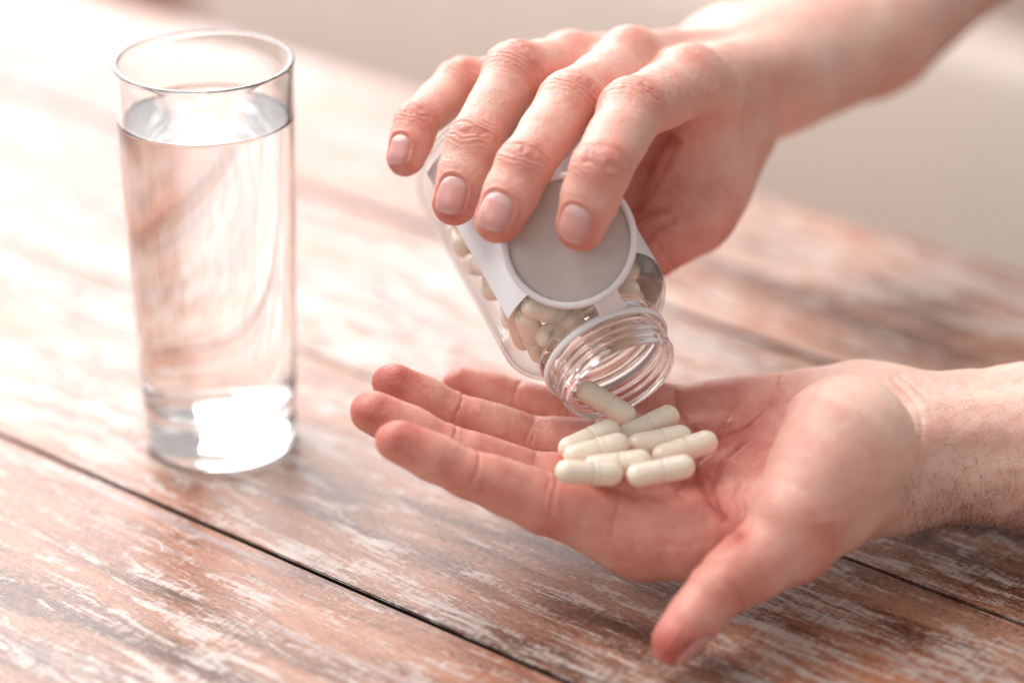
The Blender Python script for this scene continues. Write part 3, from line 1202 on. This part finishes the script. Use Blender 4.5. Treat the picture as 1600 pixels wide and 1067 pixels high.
FB1, FB2 = pix(1340, 42, 1120), pix(1600, -213, 1235)


def upper_palm(P):
    lat = unit(UF[0].joints[0] - UF[3].joints[0])
    ends = [W1 + lat * 13 + BACKN * 2, W1 + lat * 4 + BACKN * 4, W1 - lat * 4 + BACKN * 4, W1 - lat * 12 + BACKN * 2]
    d = None
    for fgr, e, r in zip(UF, ends, (12.2, 11.6, 11.4, 10.8)):
        x = capsule(P, fgr.joints[0] - BACKN * 1.0, e, r, 14.0)
        d = x if d is None else smin(d, x, 7.0)
    for fgr, r in zip(UF, (8.5, 8.5, 8.0, 7.0)):               # knuckles and tendons
        d = smin(d, ellipsoid(P, fgr.joints[0] + BACKN * 4.6, np.eye(3), (r, r, r)), 4.5)
    for fgr, e in zip(UF, ends):
        d = smin(d, capsule(P, fgr.joints[0] + BACKN * 8.0, e + BACKN * 9, 2.6, 4.0), 5.0)
    # web and ball of the thumb
    d = smin(d, capsule(P, pix(1100, 165, 1000), pix(1098, 290, 1003), 14.0, 14.0), 9.0)
    d = smin(d, capsule(P, pix(1122, 195, 1020), pix(1082, 325, 1006), 17.5, 15.0), 9.0)
    d = smin(d, capsule(P, pix(1062, 205, 992), pix(1042, 345, 1004), 8.0, 11.0), 7.0)
    d = smin(d, capsule(P, pix(1036, 240, 1000), pix(984, 338, 1004), 7.0, 9.0), 3.0)
    x = flat_capsule(P, W1, FB1, 30.0, 32.0, BACKN, 0.80)
    x = smin(x, flat_capsule(P, FB1, FB2, 32.0, 42.0, BACKN, 0.86), 5)
    x = smin(x, ellipsoid(P, W1 + BACKN * 14 - lat * 14 + unit(FB1 - W1) * 6, np.eye(3), (9, 9, 9)), 9)   # wrist bone
    d = smin(d, x, 14.0)
    return d


UWEBS = [(UF[0], UF[1]), (UF[1], UF[2]), (UF[2], UF[3])]
def upper_sdf(P):
    dp = upper_palm(P)
    for a, b in UWEBS:
        pa = a.joints[0] + (a.joints[1] - a.joints[0]) * .24
        pb = b.joints[0] + (b.joints[1] - b.joints[0]) * .24
        dp = smin(dp, capsule(P, pa - BACKN * 3, pb - BACKN * 3, 5.5, 5.5), 4.5)
    out = None
    for f in UFA:
        x = smin(dp, f.sdf(P), 6.0)
        out = x if out is None else smin(out, x, 0.7)
    return out


U_NAILS = [Nail(UF[0], 11.2, 12.4), Nail(UF[1], 11.8, 12.6), Nail(UF[2], 10.8, 12.6), Nail(UF[3], 9.0, 10.5)]


U_LINES = [([(1046, 212), (1034, 224), (1020, 250), (1006, 285), (992, 318)], 2.0, 2.2, 0.5),
           ([(1054, 226), (1040, 258), (1020, 295), (1002, 330)], 0.9, 1.5, 0.25),
           ([(1000, 345), (1018, 332), (1040, 330)], 0.9, 1.3, 0.25),
           ([(1012, 372), (1030, 352), (1050, 345)], 0.6, 1.3, 0.15),
           ([(1062, 222), (1050, 214), (1040, 214)], 0.6, 1.2, 0.15)]


def upper_detail(v, g):
    n = len(v)
    disp = np.zeros(n); flush = np.zeros(n); wrk = np.zeros(n)
    finger_detail(v, UFA, disp, flush, wrk, 0.4, 0.30)
    disp += 0.30 * vnoise(v, 0.10, 53) + 0.07 * vnoise(v, 0.6, 54)
    for fgr in UF:
        flush += 0.34 * np.exp(-(np.linalg.norm(v - fgr.joints[0] - BACKN * 12, axis=1) / 9.0) ** 2)
    dw, _ = polyline_dist(v, [pix(1030, 225, 985), pix(1000, 300, 1000), pix(1040, 400, 1000)])
    flush += 0.40 * np.exp(-(dw / 16) ** 2)
    t = (v - W1) @ unit(UF[1].joints[0] - W1)
    flush += 0.17 + 0.14 * sstep(t, 0, 60)
    flush += 0.06 * vnoise(v, 0.12, 61)
    for px_, dep, wd, red in U_LINES:
        pts = [h for h in (ray_hit(upper_sdf, x, y) for x, y in px_) if h is not None]
        if len(pts) > 1:
            d, par = polyline_dist(v + vnoise(v, 0.3, 5)[:, None] * 0.4, pts)
            disp -= dep * np.exp(-(d / wd) ** 2)
            disp += 0.3 * dep * np.exp(-((d - 2.0 * wd) / wd) ** 2)
            wrk += red * np.exp(-(d / wd) ** 2)
    nail_detail(v, g, U_NAILS, disp, flush, wrk)
    return disp, flush, wrk


lo = np.min([f for F in UFA for f in F.nodes] + [W1], axis=0) - 30
hi = np.max([f for F in UFA for f in F.nodes] + [FB2 - unit(FB2 - FB1) * 25], axis=0) + np.array([0, 0, 36])
right_hand, RV, RG = build_hand(upper_sdf, lo, hi, 1.75, upper_detail,
                                "right hand gripping the pill bottle from above with its fingers over the lid", 2)
for nl in U_NAILS:
    nl.build(upper_sdf, right_hand)

# ------------------------------------------------------------------ capsules
def capsule_parts():
    Lc, rc = 22.6, 4.05
    h = Lc / 2
    body = arc(0, -h + rc - .15, rc - .15, -90, 0, 8)[0:] + [(rc - .15, -1.0), (rc - .15, 3.2), (0, 3.2)]
    body[0] = (0, -h)
    capp = [(0, 1.0), (rc - .1, 1.0), (rc, 1.15), (rc, 2.6), (rc - .10, 2.9), (rc, 3.2)] + arc(0, h - rc, rc, 0, 90, 8)
    capp[-1] = (0, h)
    out = []
    for pr, nm in ((body, "capsule_body"), (capp, "capsule_cap")):
        v, f = lathe(pr, 28)
        me = bpy.data.meshes.new(nm)
        me.from_pydata([tuple(np.array(x) * .001) for x in v], [], f)
        me.polygons.foreach_set("use_smooth", [True] * len(me.polygons))
        me.update()
        me.materials.append(M_CAPS)
        out.append((nm, me))
    return out


CPARTS = capsule_parts()
CAPR, CAPH = 4.05, 7.25


def put_capsule(c, ax, label, group, roll=0.0):
    ax = Vector(ax).normalized()
    o = empty("capsule", Vector(c) * .001)
    o.rotation_mode = 'QUATERNION'
    o.rotation_quaternion = ax.to_track_quat('Z', 'Y')
    for nm, me in CPARTS:
        p = bpy.data.objects.new(nm, me)
        link(p, o)
    tag(o, label, "capsule", group)
    return o


def seat_capsule(p0, p1, lift=(0, 0)):
    """rest a capsule on the palm: both ends touch the skin along their lines of sight"""
    e = []
    for (x, y), lf_ in zip((p0, p1), lift):
        h = ray_hit(lower_sdf, x, y, off=CAPR - 0.2 + lf_)
        e.append(h if h is not None else pix(x, y, 945))
    z0, z1 = (e[0] - EYE) @ FWD, (e[1] - EYE) @ FWD
    zm, dz = (z0 + z1) / 2, (z1 - z0) * 0.3
    a_, b_ = pix(*p0, zm - dz / 2), pix(*p1, zm + dz / 2)
    c, ax = (a_ + b_) / 2, unit(b_ - a_)
    t = np.linspace(-CAPH, CAPH, 9)
    ray = unit(c - EYE)
    for _ in range(60):                     # ease it off the skin until it only touches
        if lower_sdf(c + np.outer(t, ax)).min() >= CAPR - 0.35:
            break
        c = c - ray * 0.25
    return c, ax


PALM_CAPS = [
    (((897, 697), (944, 676)), (2.0, 2.0), "cream capsule just below the bottle's threaded mouth, upper left of the palm pile"),
    (((908, 710), (956, 697)), (0, 0), "cream capsule in the second row at the left edge of the palm pile"),
    (((990, 676), (1036, 655)), (0, 0), "cream capsule tilted up behind the pile, right below the bottle's lip"),
    (((1007, 693), (1054, 684)), (3.0, 2.0), "cream capsule lying level in the middle of the palm pile"),
    (((1046, 709), (1094, 694)), (0, 0), "cream capsule farthest right, pointing to the ball of the thumb"),
    (((890, 737), (950, 740)), (2.5, 0.5), "cream capsule at the front left, leaning over the root of the index finger"),
    (((940, 728), (990, 722)), (0, 0), "mostly hidden cream capsule behind the two front capsules"),
    (((1003, 741), (1062, 730)), (0, 0), "cream capsule at the front right, lowest on the palm"),
]
a = MOUTH - BE1 * 11.6 - BE2 * 7.4 - BAX * 7.5
b = MOUTH - BE1 * 4.2 - BE2 * 13.6 + BAX * 4.6
pile = [((a + b) / 2, unit(b - a))]
put_capsule(*pile[0], "cream capsule sliding out over the lip of the bottle", "cream capsules lying in the open palm")
seated = [seat_capsule(p0, p1, lift) + (lab_,) for (p0, p1), lift, lab_ in PALM_CAPS]
seated.sort(key=lambda q: -((q[0] - EYE) @ FWD))          # from the back of the pile to its front
tt = np.linspace(-CAPH, CAPH, 25)
for c, ax, lab_ in seated:
    ray = unit(c - EYE)
    for _ in range(80):
        A_ = c + np.outer(tt, ax)
        if all(np.linalg.norm(A_[:, None] - (c2 + np.outer(tt, d2))[None], axis=2).min() >= 2 * CAPR - 0.15 for c2, d2 in pile):
            break
        c = c - ray * 0.2
    pile.append((c, ax))
    put_capsule(c, ax, lab_, "cream capsules lying in the open palm")

rng = np.random.default_rng(7)
placed = []
for (x0, y0, o0), (x1, y1, o1) in (((803, 528, 5.4), (806, 522, 19.0)), ((822, 497, 5.4), (846, 552, 5.4)), ((806, 560, 6.0), (842, 588, 6.0)),
                                   ((846, 484, 5.4), (884, 494, 7.0)), ((716, 398, 5.6), (745, 452, 5.6)), ((752, 474, 5.6), (776, 516, 6.5)),
                                   ((690, 352, 5.6), (712, 384, 5.6)), ((868, 518, 6), (900, 500, 12))):
    A_, B_ = ray_hit(bottle_sdf, x0, y0, off=-o0), ray_hit(bottle_sdf, x1, y1, off=-o1)
    if A_ is not None and B_ is not None:
        placed.append(((A_ + B_) / 2, unit(B_ - A_)))
g_dn = np.array([0, 0, -1.0])
tries = 0
while len(placed) < 62 and tries < 60000:
    tries += 1
    rr = 24.0 * math.sqrt(rng.random()); an = rng.random() * 2 * math.pi
    zz = 8 + (BL - 36) * rng.random()
    loc = BASE + BAX * zz + BE1 * rr * math.cos(an) + BE2 * rr * math.sin(an)
    low = (loc - (BASE + BAX * zz)) @ g_dn
    if low < -14 + 12 * (1 - zz / BL):
        continue
    dv = rng.normal(size=3) + BAX * rng.normal() * 0.8
    dv = unit(dv)
    ok = True
    for s in (-CAPH, CAPH):
        q = loc + dv * s - BASE
        z = q @ BAX
        r = np.linalg.norm(q - BAX * z)
        zlim = BL - 27.5
        if z < 7.2 or z > zlim + 2 or r > (BR - 1.1 - CAPR - 0.25 if z < BL - 33 else 20):
            ok = False
            break
    if not ok:
        continue
    t = np.linspace(-CAPH, CAPH, 7)
    A = loc + np.outer(t, dv)
    for (c2, d2) in placed:
        if np.linalg.norm(c2 - loc) > 23:
            continue
        B = c2 + np.outer(t, d2)
        if np.min(np.linalg.norm(A[:, None] - B[None], axis=2)) < 2 * CAPR + 0.1:
            ok = False
            break
    if ok:
        placed.append((loc, dv))
SEEN = {0: "round end of a cream capsule in the bottle, just below the label's corner",
        1: "long cream capsule inside the bottle, slanting down from the label's lower corner",
        2: "lowest cream capsule inside the bottle, on its shoulder next to the neck",
        3: "cream capsule inside the bottle, lying right under the edge of the open lid"}
for k, (c2, d2) in enumerate(placed):
    put_capsule(c2, d2, SEEN.get(k, "cream capsule deeper inside the clear bottle, behind its wall or label"), "capsules inside the bottle")

# ------------------------------------------------------------------ forearm hair
def hairs(V, G, mask, count, length, radius, comb, seed, parent, name="forearm_hair"):
    rg = np.random.default_rng(seed)
    idx = np.where(mask)[0]
    idx = rg.choice(idx, min(count, len(idx)), replace=False)
    cu = bpy.data.curves.new(name, 'CURVE')
    cu.dimensions = '3D'
    cu.bevel_depth = radius * .001
    cu.bevel_resolution = 0
    cu.resolution_u = 2
    for i in idx:
        p = V[i]; n = G[i]
        L = length * (0.5 + 0.8 * rg.random())
        d = comb + rg.normal(size=3) * 0.6
        d = unit(d - n * (d @ n))
        bend = unit(np.cross(n, d)) * rg.normal() * 0.6
        sp = cu.splines.new('POLY')
        sp.points.add(5)
        q = p.copy(); dirn = unit(n * 0.75 + d * 0.8)
        for k in range(6):
            sp.points[k].co = (*(q * .001), 1)
            sp.points[k].radius = 1.0 - 0.8 * (k / 5) ** 1.5
            q = q + dirn * L / 5
            dirn = unit(dirn + bend * 0.35 - n * 0.17)
    cu.materials.append(M_HAIR)
    o = bpy.data.objects.new(name, cu)
    link(o, parent)
    o["kind"] = "stuff"
    return o


zc = (LV - EYE) @ FWD
pxv = 800 + FPX * ((LV - EYE) @ RIGHT) / zc
pyv = 533.5 - FPX * ((LV - EYE) @ UP) / zc
rs = np.random.default_rng(3).random(len(LV))
dens = sstep(pyv, 620, 800) * sstep(pxv, 1395, 1470) * (0.25 + 0.75 * sstep(pyv, 700, 800)) + 0.10 * sstep(pxv, 1440, 1520) * sstep(pyv, 600, 640)
msk = (rs < dens) & (pxv < 1760) & ((LG @ FWD) < 0.35)
hairs(LV, LG, msk, 1350, 9.5, 0.038, unit(cdir(-0.35, 0.6, 0.0)), 5, left_hand)
